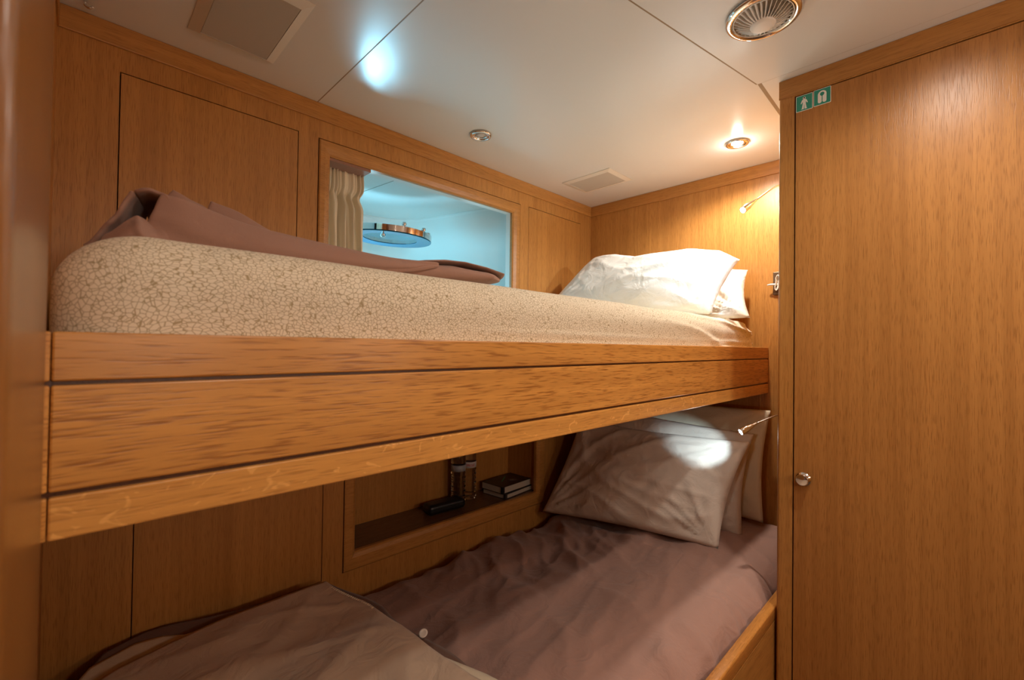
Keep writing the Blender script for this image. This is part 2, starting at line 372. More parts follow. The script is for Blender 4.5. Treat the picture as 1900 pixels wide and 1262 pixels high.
# window through to the hull recess
bm = ring_frame(bmesh.new(), WIN[0] + .003, WIN[1] - .003, WIN[2] + .003, WIN[3] - .003, (0.036, 0.043, 0.05, 0.044),
                [(0, 0.018), (0, -0.002), (0.10, -0.004), (0.5, -0.003), (0.86, 0.001), (1, 0.006), (1, 0.018)])
wn = struct('window_1', bm, W_X)
for p_ in wn.data.polygons: pass
wx0, wx1, wz0, wz1 = WIN[0] + .039, WIN[1] - .046, WIN[2] + .053, WIN[3] - .047
bm = bmesh.new(); slab_holes(bm, WIN[0] + .004, WIN[1] - .004, WIN[2] + .004, WIN[3] - .004, [(wx0, wx1, wz0, wz1)], 0.0185, 0.045)
struct('trim_6', bm, M_WHITE)                                   # white lining of the opening
# hull recess: curved white lining behind the long wall
wallp = bez([(-0.500, 0.046, 0), (-0.520, 0.10, 0), (-0.595, 0.38, 0), (-0.655, 0.58, 0), (-0.74, 0.70, 0), (-0.90, 0.757, 0), (-1.20, 0.785, 0), (-1.62, 0.80, 0)], 6)
bm = bmesh.new()
Z0, Z1 = EZ + 0.08, EZ + 0.66
prev = None
for q in wallp:
    cur = []
    for z, o_ in ((Z0, 0), (Z1 - .012, 0), (Z1 - .004, .004), (Z1, .012)):
        cen = Vector((-1.1, 0.2, 0)); d_ = (cen - q).normalized() * o_
        cur.append(bm.verts.new((q.x + d_.x, q.y + d_.y, z)))
    if prev:
        for k in range(3): bm.faces.new([prev[k], cur[k], cur[k + 1], prev[k + 1]])
    prev = cur
obj_rec = struct('wall_hull', bm, M_WHITE, smooth=True, solid=0.004)
struct('trim_7', B(-1.64, -0.47, 0.0455, 0.83, Z1, Z1 + .01), M_WHITE)        # recess ceiling
struct('trim_8', B(-1.64, -0.47, 0.0455, 0.83, Z0 - .01, Z0), M_WHITE)       # recess floor
struct('trim_9', B(-1.64, -1.625, 0.0455, 0.83, Z0, Z1), M_WHITE)
struct('trim_10', tube(bmesh.new(), [(-1.085, 0.47, Z1 - .0006), (-1.035, 0.06, Z1 - .0006)], 0.001, 6), M_DARK)   # joint line in the recess ceiling
struct('window_2', lathe(bmesh.new(), [(0.0, 0), (0.13, 0), (0.13, 0.008), (0, 0.008)], (-1.40, 0.745, EZ + 0.33), 'y', 32), M_DAY)

# ------------------------------------------------------------------ lockers in the long wall
gp = 0.0022
for (d, lab) in ((DOORS[0], 'oak locker panel above the foot end of the upper bunk'), (DOORS[1], 'narrow oak locker panel beside the upper pillows, between window and corner'), (DOORS[2], 'oak locker panel below the upper bunk, beside the open niche')):
    tag(obj('locker_door', B(d[0] + gp, d[1] - (gp if d[1] < -.2 else 0.0003), 0.0003, 0.018, d[2] + gp, d[3] - gp, bev=0.0006), W_V), lab, 'panel', 'flush oak locker panels in the long wall')

# ------------------------------------------------------------------ lower niche
t = thing('shelf_niche', (-0.84, 0.1, NIC[2]), 'open oak shelf niche in the wall above the lower mattress', 'shelf')
bm = ring_frame(bmesh.new(), NIC[0] + .003, NIC[1] - .003, NIC[2] + .003, NIC[3] - .003, (0.040, 0.052, 0.054, 0.05),
                [(0, 0.018), (0, -0.003), (0.12, -0.005), (0.7, -0.004), (0.92, 0.001), (1, 0.006), (1, 0.020)])
obj('frame', bm, W_X, t)
nx0, nx1, nz0, nz1 = NIC[0] + .043, NIC[1] - .055, NIC[2] + .057, NIC[3] - .053
obj('shelf', B(nx0 - .02, nx1 + .02, 0.0212, 0.215, nz0 - .016, nz0 - .004), W_SH, t)
obj('back_panel', B(nx0 - .02, nx1 + .02, 0.2155, 0.225, nz0 - .016, nz1 + .03), W_V, t)
obj('side_panel', B(nx0 - .03, nx0 - .0205, 0.0212, 0.225, nz0 - .016, nz1 + .03), W_V, t)
obj('side_panel', B(nx1 + .0205, nx1 + .03, 0.0212, 0.225, nz0 - .016, nz1 + .03), W_V, t)
obj('top_panel', B(nx0 - .03, nx1 + .03, 0.0212, 0.225, nz1 + .0305, nz1 + .04), W_X, t)
SZ = nz0 - .004                                                 # shelf surface

# ------------------------------------------------------------------ wardrobe
CX, CY = -0.5752, -1.044
t = thing('wardrobe', (-0.29, -1.4, 0), 'tall built-in oak wardrobe with one flush door at the head of the bunks', 'wardrobe')
DY0, DY1 = CY - 0.0375, CY - 0.64
bm = bmesh.new()
slab_holes(bm, -1.74, CY - .007, 0.0, CZ - 0.001, [(DY1, DY0, 0.06, EZ + 0.6905)], CX, CX + 0.02, flip=True)
obj('face_frame', bm, W_V, t)
obj('corner_post', lathe(bmesh.new(), [(0.007, 0), (0.007, CZ - .001)], (CX + .007, CY - .007, 0), 'z', 24), W_V, t, auto=40)
obj('side_panel', B(CX + .007, -0.0005, CY - .012, CY, 0, CZ - .001), W_V, t)
obj('back_board', B(CX + .021, CX + .03, -1.73, CY - .013, 0, CZ - .001), GAP, t)
obj('side_panel', B(CX + .001, -0.0005, -1.75, -1.741, 0, CZ - .001), W_V, t)
obj('cornice', B(CX - .0015, CX + .0, -1.74, CY - .0, EZ + 0.6935, CZ - 0.001), W_Y, t)
dr = obj('door', B(CX - .0005, CX + .019, DY1 + .003, DY0 - .003, 0.063, EZ + 0.6905 - .003, bev=0.001), W_DOOR, t)
obj('knob', lathe(bmesh.new(), [(0, .0), (0.016, 0.0), (0.0175, -0.002), (0.0175, -0.006), (0.0145, -0.008), (0.0138, -0.018), (0.0148, -0.0195), (0.0135, -0.022), (0.004, -0.0225), (0, -0.0225)], (CX - .0005, -1.108, EZ - 0.343), 'x', 32), M_CHR, dr, auto=35)

# ------------------------------------------------------------------ safety signs
SB = Matrix(((0, 0, -1, CX - .0008), (-1, 0, 0, 0), (0, 1, 0, EZ), (0, 0, 0, 1)))      # (u right as seen, v up, d out)
def rrect(u0, u1, v0, v1, r, n=5):
    out = []
    for cx_, cy_, a0 in ((u1 - r, v1 - r, 0), (u0 + r, v1 - r, 90), (u0 + r, v0 + r, 180), (u1 - r, v0 + r, 270)):
        for k in range(n + 1):
            a = math.radians(a0 + 90 * k / n); out.append((cx_ + r * math.cos(a), cy_ + r * math.sin(a)))
    return out
def sign(u0, v0, label):
    s = 0.0385
    t = obj('safety_sign', prism(bmesh.new(), rrect(u0, u0 + s, v0, v0 + 0.043, .002), SB, 0.0006), M_SIGNW)
    tag(t, label, 'sign', 'green safety signs on the wardrobe')
    obj('green_field', prism(bmesh.new(), rrect(u0 + .0012, u0 + s - .0012, v0 + .0014, v0 + .0416, .001), SB, 0.0009), M_SIGN, t)
    return t, u0 + s / 2, v0 + .0215
t, u, v = sign(1.0852, 0.6435, 'green and white sign showing a person in an immersion suit')
bm = bmesh.new()
P_ = lambda pts: prism(bm, [(u + a * .001, v + b * .001) for a, b in pts], SB, 0.0012)
P_([(-3.4, 9), (3.4, 9), (5.4, 7), (8.2, -1), (6.8, -2.4), (3.6, 3), (3.4, -3), (5.6, -15.5), (7.2, -17), (0.9, -17), (0.2, -5), (-0.2, -5), (-0.9, -17), (-7.2, -17), (-5.6, -15.5), (-3.4, -3), (-3.6, 3), (-6.8, -2.4), (-8.2, -1), (-5.4, 7)])
prism(bm, [(u + .0034 * math.cos(a), v + .0125 + .0036 * math.sin(a)) for a in [2 * PI * k / 16 for k in range(16)]], SB, 0.0012)
obj('figure', bm, M_SIGNW, t)
obj('face', prism(bmesh.new(), [(u + .0002 + .0018 * math.cos(a), v + .0128 + .0020 * math.sin(a)) for a in [2 * PI * k / 12 for k in range(12)]], SB, 0.0015), M_INK, t)
t, u, v = sign(1.1255, 0.6448, 'green and white sign showing a lifejacket')
bm = bmesh.new()
arc = lambda r, a0, a1, cx_, cy_, n=12: [(cx_ + r * math.cos(math.radians(a0 + (a1 - a0) * k / n)), cy_ + r * math.sin(math.radians(a0 + (a1 - a0) * k / n))) for k in range(n + 1)]
out = arc(9.5, 180, 90, 0, 6) + [(0, 15.5 - 3.6)] + arc(4.9, 90, 235, 0, 7.0) + [(-1.0, 1.2), (-1.0, -13)] + arc(4.2, -10, -170, -5.3, -12)
P_ = lambda pts, s=1: prism(bm, [(u + s * a * .001, v + b * .001) for a, b in pts], SB, 0.0012)
P_(out); P_(out, -1)
obj('lifejacket_shape', bm, M_SIGNW, t)

# ------------------------------------------------------------------ upper bunk frame
YR = -0.861
t = thing('bunk_bed', (-1.0, -0.43, EZ - 0.173), 'oak upper bunk with a three-plank side rail', 'bunk bed')
x0, x1 = -1.9815, -0.0006
rail = lambda nm, za, zb, mt, xa=x0, xb=x1: obj(nm, B(xa, xb, YR, YR + 0.022, EZ + za, EZ + zb, bev=0.0018), mt, t)
rail('rail_plank', -0.0362, 0.0069, W_RAIL); rail('rail_plank', -0.1315, -0.0398, W_RAIL); rail('rail_plank', -0.1731, -0.1362, W_FLK)
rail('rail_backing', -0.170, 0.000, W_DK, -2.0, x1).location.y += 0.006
for za, zb in ((-0.0362, 0.0069), (-0.1315, -0.0398), (-0.1731, -0.1362)): rail('end_block', za, zb, W_RAIL, -2.0045, -1.9822)
obj('base_board', B(-2.0045, x1, YR + .029, -0.0005, EZ - 0.165, EZ - 0.145), W_X, t)
struct('trim_11', B(-1.98, x1, -0.60, -0.58, EZ - 0.169, EZ - 0.1655), M_STEEL)

# ------------------------------------------------------------------ rounded cushion-like blocks
def puff(bm, lo, hi, r, n, fn=None):
    lo, hi = Vector(lo), Vector(hi); rr = Vector(r) if isinstance(r, (tuple, list)) else Vector((r, r, r))
    pts = {}
    def P(i, j, k):
        key = (i, j, k)
        if key in pts: return pts[key]
        q = Vector((lo.x + (hi.x - lo.x) * i / n[0], lo.y + (hi.y - lo.y) * j / n[1], lo.z + (hi.z - lo.z) * k / n[2]))
        c = Vector([min(max(q[a], lo[a] + rr[a]), hi[a] - rr[a]) for a in range(3)])
        d = Vector([(q[a] - c[a]) / rr[a] for a in range(3)])
        mx = max(abs(v) for v in d)
        if mx > 1e-6:
            l = d.length; d = d * (mx / l)
        q = c + Vector([d[a] * rr[a] for a in range(3)])
        nrm = d.normalized() if d.length > 1e-6 else Vector((0, 0, 1))
        if fn: q = fn(q, nrm)
        pts[key] = bm.verts.new(q); return pts[key]
    nx_, ny_, nz_ = n
    for i in range(nx_):
        for j in range(ny_):
            for k in (0, nz_): bm.faces.new([P(i, j, k), P(i + 1, j, k), P(i + 1, j + 1, k), P(i, j + 1, k)])
    for i in range(nx_):
        for k in range(nz_):
            for j in (0, ny_): bm.faces.new([P(i, j, k), P(i + 1, j, k), P(i + 1, j, k + 1), P(i, j, k + 1)])
    for j in range(ny_):
        for k in range(nz_):
            for i in (0, nx_): bm.faces.new([P(i, j, k), P(i, j + 1, k), P(i, j + 1, k + 1), P(i, j, k + 1)])
    bmesh.ops.recalc_face_normals(bm, faces=bm.faces)
    return bm
# upper mattress, fitted crackle-print sheet
MU0 = EZ - 0.144
def um(q, nn):
    h = 0.0
    zz = q.z - EZ
    if zz > -0.02:
        # creases pulling toward the head end, and a hem ridge above the rail
        hd = smooth(-1.1, -0.2, q.x)
        fr = 1 - smooth(0.0, 0.06, q.y + 0.84) if q.y < -0.5 else 0
        h += 0.010 * hd * (dirw(q.x, zz * 3.0 + q.x * 0.35 + q.y, 0.0, 1.6, 5.5, 3.0) - .4)
        h += 0.004 * (nz(q.x * 4, zz * 9, 1.3))
        if q.y < -0.78:
            h += 0.0035 * math.exp(-((zz - 0.022 - 0.006 * nz(q.x * 3, 2)) / 0.0035) ** 2) * smooth(-1.6, -1.2, q.x)
            h -= 0.003 * math.exp(-((zz - 0.015) / 0.003) ** 2) * smooth(-1.6, -1.2, q.x)
            h += 0.004 * hd * math.exp(-((zz - 0.012) / 0.004) ** 2)
        e = smooth(-0.20, -0.08, q.x)
        h += e * 0.006 * (dirw(q.x, zz * 2 - q.x, 0.5, 4, 16, 8.0) - .4)
    q = q + nn * h
    if q.z > EZ + 0.06: q.z -= 0.008 * smooth(-0.55, -0.10, q.x) * smooth(EZ + .05, EZ + .1, q.z)
    return q
bm = puff(bmesh.new(), (-1.985, -0.838, MU0), (-0.075, -0.012, EZ + 0.112), (0.075, 0.05, 0.062), (230, 60, 40), um)
tag(obj('upper_mattress', bm, F_CRACK, smooth=True), 'upper bunk mattress in a cream crackle-print fitted sheet', 'mattress')

# ------------------------------------------------------------------ pillows
def pillow(name, cs, T, mat, label, group, seed=0, wr=0.006, arch=0.0, nu=70, nv=50, p=0.42, pinch=0.05, extra=None):
    BL, BR, TR, TL = [Vector((c[0], c[1], EZ + c[2])) for c in cs]
    N = ((BR - BL).cross(TL - BL)).normalized()
    if N.x > 0: N = -N                                         # N points to the foot end, i.e. the face one sees
    lu, lv = (BR - BL).length, (TL - BL).length
    def base(u, v):
        uu = u + pinch * math.sin(PI * v) * (0.5 - u) * abs(2 * u - 1) ** 2
        vv = v + pinch * 1.1 * math.sin(PI * u) * (0.5 - v) * abs(2 * v - 1) ** 2
        return BL.lerp(BR, uu).lerp(TL.lerp(TR, uu), vv)
    def f(u, v, s):
        b = base(u, v)
        t_ = (max(math.sin(PI * u), 0) ** p) * (max(math.sin(PI * v), 0) ** p)
        x, y = u * lu, v * lv
        edge = min(u, 1 - u, v, 1 - v)
        h = 0
        # creases fan out of the corners and run across the belly
        for (cu_, cv_, k) in ((0, 0, 1.0), (1, 0, 1.2), (0, 1, .7), (1, 1, .8)):
            dx, dy = (u - cu_) * lu, (v - cv_) * lv; r = math.hypot(dx, dy) + 1e-4; a = math.atan2(dy, dx)
            h += k * wr * 1.3 * (ridge(a * 4.2, r * 1.3, seed + cu_ * 3 + cv_ * 7) - .35) * math.exp(-(r / 0.22) ** 2) * smooth(0, .05, r)
        h += wr * (dirw(x, y, 0.45, 2.0, 7.0, seed + 20) - .35) + wr * .6 * (dirw(x, y, -0.2, 3.0, 13.0, seed + 31) - .3) + wr * 1.6 * nz(x * 4, y * 4, seed)
        h *= smooth(0, 0.12, edge)
        b = b + N * (s * (T / 2 * t_) + (h if s > 0 else -h * .5)) + N * arch * math.sin(PI * u)
        b += N * 0.006 * nz(x * 9, y * 9, seed + 5) * (1 - smooth(0, .1, edge))       # wavy seam
        if extra: b = extra(b, u, v, s)
        return b
    bm = bmesh.new(); nu_, nv_ = nu, nv
    Fv = grid(bm, nu_, nv_, lambda a, b: f(a, b, 1)); Bv = grid(bm, nu_, nv_, lambda a, b: f(a, b, -1))
    bmesh.ops.remove_doubles(bm, verts=bm.verts, dist=2e-5)
    for i in range(nu_ + 1):
        for j in range(nv_ + 1):
            pass
    bmesh.ops.recalc_face_normals(bm, faces=bm.faces)
    return tag(obj(name, bm, mat, smooth=True), label, 'pillow', group)
UG = 'pillows at the head of the upper bunk'; LG = 'pillows at the head of the lower bunk'
def dip(b, u, v, s_):
    b.z += smooth(.2, 1, v) * pwl([(0, 0), (.10, .006), (.21, .010), (.40, -.006), (.567, .010), (.74, .028), (.9, .026), (1, 0)], u)
    return b
pillow('pillow', [(-0.44, -0.02, 0.125), (-0.37, -0.785, 0.120), (-0.25, -0.835, 0.325), (-0.25, -0.20, 0.415)], 0.17, F_WHITE, 'white pillow leaning in front, brightly lit, on the upper bunk', UG, 1.0, 0.0075, extra=dip)
pillow('pillow', [(-0.235, -0.09, 0.120), (-0.190, -0.852, 0.115), (-0.055, -0.80, 0.315), (-0.06, -0.15, 0.38)], 0.13, F_WHITE, 'rumpled white pillow squeezed behind the brightly lit one on the upper bunk', UG, 5.0, 0.014)
pillow('pillow', [(-0.43, -0.060, -0.752), (-0.405, -0.825, -0.675), (-0.225, -0.865, -0.335), (-0.24, -0.13, -0.345)], 0.15, F_BEIGE, 'crumpled beige pillow leaning in front of the others on the lower bunk', LG, 9.0, 0.014)
pillow('pillow', [(-0.27, -0.10, -0.74), (-0.22, -0.84, -0.69), (-0.17, -0.86, -0.315), (-0.16, -0.12, -0.27)], 0.11, F_BEIGE, 'beige pillow wedged in the middle of the lower bunk stack', LG, 13.0, 0.013)
pillow('pillow', [(-0.13, -0.20, -0.67), (-0.10, -0.875, -0.655), (-0.06, -0.886, -0.235), (-0.06, -0.20, -0.215)], 0.10, F_BEIGE2, 'flat stone-coloured pillow standing upright against the head wall', LG, 17.0, 0.006)

# ------------------------------------------------------------------ folded brown blanket on the upper mattress
t = thing('folded_blanket', (-1.55, -0.66, EZ + 0.112), 'mauve-brown blanket folded lengthwise along the upper mattress', 'blanket')
def fold_layer(nm, top, bot, y0, y1, seed):
    """a folded-over length of blanket: closed flattened tube along x; top/bot = [(x, z)]"""
    xa, xb = top[0][0], top[-1][0]; bm = bmesh.new(); rows = []
    NX, NS = 110, 22
    for i in range(NX + 1):
        u = i / NX; x = xa + (xb - xa) * u; zt, zb = pwl(top, x), pwl(bot, x); row = []
        cz, hz = (zt + zb) / 2, max((zt - zb) / 2, .0012)
        yy0 = y0 + .012 * nz(x * 5, seed); yy1 = y1 + .02 * nz(x * 4, seed + 3)
        tip = min(1, (1 - u) * 9) ** .5
        for k in range(NS):
            a = 2 * PI * k / NS; ca, sa = math.cos(a), math.sin(a)
            yy = (yy0 + yy1) / 2 + (yy1 - yy0) / 2 * (abs(ca) ** .6) * (1 if ca > 0 else -1) * (.35 + .65 * tip)
            z = cz + hz * (abs(sa) ** .8) * (1 if sa > 0 else -1) + .003 * nz(x * 9, yy * 14, seed) * (1 if sa > 0 else 0)
            row.append(bm.verts.new((x, yy, EZ + z)))
        rows.append(row)
    for i in range(NX):
        for k in range(NS): bm.faces.new([rows[i][k], rows[i][(k + 1) % NS], rows[i + 1][(k + 1) % NS], rows[i + 1][k]])
    bm.faces.new(rows[0]); bm.faces.new(rows[-1]); bmesh.ops.recalc_face_normals(bm, faces=bm.faces)
    return obj(nm, bm, F_BLANK, t, smooth=True)
# depth -0.68 heights measured along the silhouette
fold_layer('lower_fold', [(-1.93, 0.132), (-1.90, 0.142), (-1.80, 0.150), (-1.68, 0.158), (-1.587, 0.153), (-1.51, 0.157), (-1.42, 0.167), (-1.335, 0.164), (-1.262, 0.152), (-1.25, 0.150)],
           [(-1.93, 0.110), (-1.60, 0.110), (-1.50, 0.114), (-1.40, 0.122), (-1.30, 0.138), (-1.25, 0.148)], -0.70, -0.44, 1)
fold_layer('upper_fold', [(-1.56, 0.150), (-1.51, 0.157), (-1.487, 0.167), (-1.44, 0.175), (-1.395, 0.176), (-1.335, 0.170), (-1.27, 0.159), (-1.25, 0.155)],
           [(-1.56, 0.142), (-1.51, 0.150), (-1.487, 0.156), (-1.395, 0.165), (-1.335, 0.162), (-1.27, 0.154), (-1.25, 0.153)], -0.69, -0.46, 2)
def sheetpatch(nm, A, Bp, n=30, mat=None, th=0.006, wav=0.004, seed=0, sub=1):
    """cloth lofted between two polylines in the room"""
    a, b = bez([(p[0], p[1], EZ + p[2]) for p in A], 6), bez([(p[0], p[1], EZ + p[2]) for p in Bp], 6)
    def at(P, u):
        s = u * (len(P) - 1); i = min(int(s), len(P) - 2); return P[i].lerp(P[i + 1], s - i)
    bm = bmesh.new()
    def f(u, v):
        q = at(a, u).lerp(at(b, u), v); q.y -= .012 * math.sin(PI * v) * math.sin(PI * u); q.z += wav * nz(u * 4, v * 3, seed); q.y += wav * nz(u * 5, v * 3, seed + 4); return q
    grid(bm, n, 14, f); bmesh.ops.recalc_face_normals(bm, faces=bm.faces)
    return obj(nm, bm, mat or F_BLANK, t, smooth=True, solid=th, sub=sub)
# big front flap that sweeps up to the open curl
sheetpatch('front_flap', [(-1.893, -0.70, 0.184), (-1.86, -0.70, 0.180), (-1.80, -0.70, 0.166), (-1.72, -0.70, 0.158), (-1.62, -0.70, 0.152), (-1.54, -0.70, 0.151), (-1.47, -0.70, 0.155)],
           [(-1.912, -0.70, 0.130), (-1.86, -0.71, 0.112), (-1.80, -0.715, 0.112), (-1.72, -0.71, 0.112), (-1.62, -0.71, 0.118), (-1.54, -0.705, 0.132), (-1.47, -0.70, 0.151)], seed=3)
# curl: a short open tube at the far left with its dark mouth
sheetpatch('curled_edge', [(-1.9185, -0.69, 0.184), (-1.902, -0.70, 0.187), (-1.889, -0.705, 0.182), (-1.884, -0.70, 0.170), (-1.894, -0.69, 0.158), (-1.905, -0.67, 0.150)],
           [(-1.885, -0.50, 0.190), (-1.872, -0.50, 0.195), (-1.850, -0.50, 0.190), (-1.845, -0.50, 0.170), (-1.86, -0.50, 0.150), (-1.87, -0.50, 0.135)], seed=5)
sheetpatch('left_slope', [(-1.9195, -0.69, 0.185), (-1.932, -0.685, 0.158), (-1.945, -0.68, 0.134), (-1.962, -0.67, 0.112)],
           [(-1.893, -0.56, 0.190), (-1.905, -0.56, 0.150), (-1.915, -0.56, 0.125), (-1.925, -0.55, 0.108)], seed=6)
sheetpatch('inner_fold', [(-1.945, -0.70, 0.123), (-1.92, -0.705, 0.148), (-1.912, -0.705, 0.150), (-1.90, -0.70, 0.140), (-1.885, -0.70, 0.152)],
           [(-1.95, -0.70, 0.108), (-1.925, -0.715, 0.108), (-1.91, -0.715, 0.108), (-1.90, -0.715, 0.108), (-1.88, -0.71, 0.108)], seed=7, th=0.004)
# second, narrower strip standing behind the flap
sheetpatch('back_strip', [(-1.868, -0.60, 0.220), (-1.846, -0.60, 0.208), (-1.828, -0.60, 0.203)], [(-1.880, -0.60, 0.200), (-1.85, -0.60, 0.180), (-1.822, -0.60, 0.178)], seed=8, wav=.001)
sheetpatch('back_strip', [(-1.823, -0.605, 0.214), (-1.79, -0.60, 0.207), (-1.745, -0.60, 0.187), (-1.70, -0.60, 0.175), (-1.66, -0.60, 0.168)], [(-1.835, -0.60, 0.17), (-1.80, -0.60, 0.15), (-1.75, -0.60, 0.14), (-1.70, -0.60, 0.13), (-1.66, -0.60, 0.13)], seed=9, wav=.001)

# ------------------------------------------------------------------ lower bunk
t = thing('bunk_bed', (-1.0, -0.5, 0), 'oak base of the lower bunk with a lipped front board', 'bunk bed')
YB = -1.0385
bm = bmesh.new(); box(bm, -1.99, -0.0005, YB, YB + 0.025, EZ - 0.754 + .0015, EZ - 0.7165, bev=0.004, seg=3)
obj('lip_board', bm, wood('oak_lip_board', 'x', light=(0.62, 0.27, 0.06), dark=(0.30, 0.105, 0.02), fleck=.2, rough=0.3), t, auto=40)
obj('front_board', B(-1.99, -0.0005, YB + .001, YB + 0.02, 0.0, EZ - 0.754 - .0015, bev=0.001), W_X, t)
obj('base_board', B(-1.99, -0.0005, YB + .022, -0.0005, EZ - 0.96, EZ - 0.94), W_X, t)
LT = [(-1.02, -0.688), (-0.93, -0.672), (-0.80, -0.676), (-0.60, -0.712), (-0.30, -0.768), (0.0, -0.800)]
def lm(q, nn):
    top = smooth(EZ - 0.80, EZ - 0.70, q.z)
    base = lerp_tab(LT, q.y) + 0.68
    q.z += base * smooth(EZ - 0.93, EZ - 0.72, q.z)
    h = 0
    if nn.z > 0.3 or q.y < -0.9:
        x, y = q.x, q.y
        h += 0.010 * (dirw(x, y, 0.9, 1.5, 4.5, 4.0) - .35) + 0.004 * (dirw(x, y, 0.3, 3, 11, 44.0) - .3) + 0.007 * nz(x * 3, y * 3, 2.0)
        far = smooth(-1.3, -0.75, x) * smooth(-0.75, -0.35, y)
        h += far * (0.022 * (dirw(x, y, 1.15, 2.0, 7.5, 14.0) - .3) + 0.010 * (dirw(x, y, 0.9, 4.0, 15.0, 34.0) - .3))
        h += 0.008 * smooth(-0.72, -0.85, y) * (dirw(x, y, 0.35, 1.8, 6.0, 24.0) - .3)
        # gathered folds down the front edge
        h += 0.015 * smooth(-0.88, -0.97, y) * (dirw(x, (q.z - EZ) * .6, 1.1, 3.0, 9.0, 7.0) - .35)
    return q + nn * h
bm = puff(bmesh.new(), (-1.985, -1.010, EZ - 0.935), (-0.014, -0.028, EZ - 0.68), (0.05, 0.075, 0.075), (210, 110, 20), lm)
tag(obj('lower_mattress', bm, F_BROWN, smooth=True), 'lower bunk mattress under a mauve-brown sheet', 'mattress')

# taupe duvet cover spread over the foot of the lower bunk
def lowz(x, y): return lerp_tab(LT, y)
t = thing('duvet', (-1.66, -0.5, EZ - 0.72), 'taupe duvet cover with cream and dark borders at the foot of the lower bunk', 'duvet')
def cover(nm, edge, back, mat, z, seed, wr, x0=-1.955, ny=90, nx=70, th=0.004, front=-1.0, bord=None, mats=None):
    """sheet lying on the mattress; edge(y)-> head-side x, back(x) -> wall-side y"""
    bm = bmesh.new()
    def f(u, v):
        y = front + v * (0 - front)                      # provisional
        xr = edge(min(y, -0.08)); x = x0 + u * (xr - x0)
        yb = back(x); y = front + v * (yb - front); xr = edge(y); xl = pwl([(-.14, -1.950), (-.02, -1.888)], y); x = xl + u * (xr - xl)
        h = wr * (dirw(x, y, 0.8, 1.8, 5.0, seed) - .3) + wr * .8 * (dirw(x, y, -0.5, 2.2, 7.0, seed + 4) - .3) + wr * .9 * nz(x * 5, y * 5, seed)
        e = min(1 - u, 1 - v) * 8
        return Vector((x, y, EZ + pwl(DT, y) + z + h * min(1, .3 + e)))
    grid(bm, nx, ny, f, mfn=bord); bmesh.ops.recalc_face_normals(bm, faces=bm.faces)
    return obj(nm, bm, mats or mat, t, smooth=True, solid=th)
DT = [(-1.02, -0.655), (-0.72, -0.668), (-0.40, -0.688), (-0.20, -0.694), (-0.02, -0.694)]
edge_top = lambda y: pwl([(-1.0, -1.35), (-0.72, -1.392), (-0.52, -1.396), (-0.32, -1.40), (-0.165, -1.432), (-0.05, -1.45)], y)
back_top = lambda x: pwl([(-1.955, -0.21), (-1.89, -0.17), (-1.80, -0.145), (-1.70, -0.130), (-1.55, -0.118), (-1.43, -0.125)], x)
back_pip = lambda x: pwl([(-1.955, -0.185), (-1.89, -0.150), (-1.80, -0.128), (-1.70, -0.120), (-1.66, -0.125), (-1.40, -0.13)], x)
back_mid = lambda x: pwl([(-1.955, -0.10), (-1.89, -0.065), (-1.83, -0.075), (-1.78, -0.105), (-1.70, -0.112), (-1.66, -0.115), (-1.55, -0.103), (-1.40, -0.115)], x)
back_low = lambda x: pwl([(-1.955, -0.05), (-1.89, -0.020), (-1.83, -0.025), (-1.75, -0.05), (-1.65, -0.075), (-1.5, -0.085), (-1.40, -0.10)], x)
cover('bottom_layer', lambda y: edge_top(y) + 0.030 + .008 * math.sin(y * 18), back_low, F_TRIM, -0.012, 1, 0.001, th=0.008)
cover('cream_layer', lambda y: edge_top(y) + pwl([(-1.0, .045), (-.72, .040), (-.6, .012), (-.5, .002), (-.1, .0)], y), back_mid, F_CREAM, -0.006, 2, 0.0005, th=0.003)
cover('dark_piping', lambda y: edge_top(y) + 0.006, back_pip, F_TRIM, -0.003, 3, 0.0005, th=0.003)
cover('top_layer', edge_top, back_top, F_DUVET, 0.006, 6, 0.009, th=0.010)
# button at the opening
bq = Vector((-1.374, -0.525, EZ - 0.672))
obj('button', lathe(bmesh.new(), [(0, 0), (0.009, 0), (0.0105, 0.0015), (0.009, 0.003), (0.006, 0.002), (0, 0.002)], bq, 'z', 20, M=Matrix.Rotation(-.5, 3, 'Y') @ Matrix.Rotation(.35, 3, 'X')), M_CABLE, t, smooth=True)
bm = tube(bmesh.new(), bez([(-1.475, -0.10, EZ - .765), (-1.463, -0.098, EZ - .748), (-1.450, -0.105, EZ - .742), (-1.440, -0.12, EZ - .755), (-1.425, -0.13, EZ - .765)], 5), [.003] * 5 + [.006] * 10 + [.005] * 5 + [.003], 8)
obj('frayed_label', bm, F_CREAM, t, smooth=True)
bm = bmesh.new()
for k in range(26):                                          # stitching along the head-side hem
    y = -0.15 - k * 0.0075; box(bm, edge_top(y) - .008, edge_top(y) - .002, y - .0015, y + .0015, EZ + pwl(DT, y) + .006, EZ + pwl(DT, y) + .0115)
obj('hem_stitching', bm, F_CREAM, t)

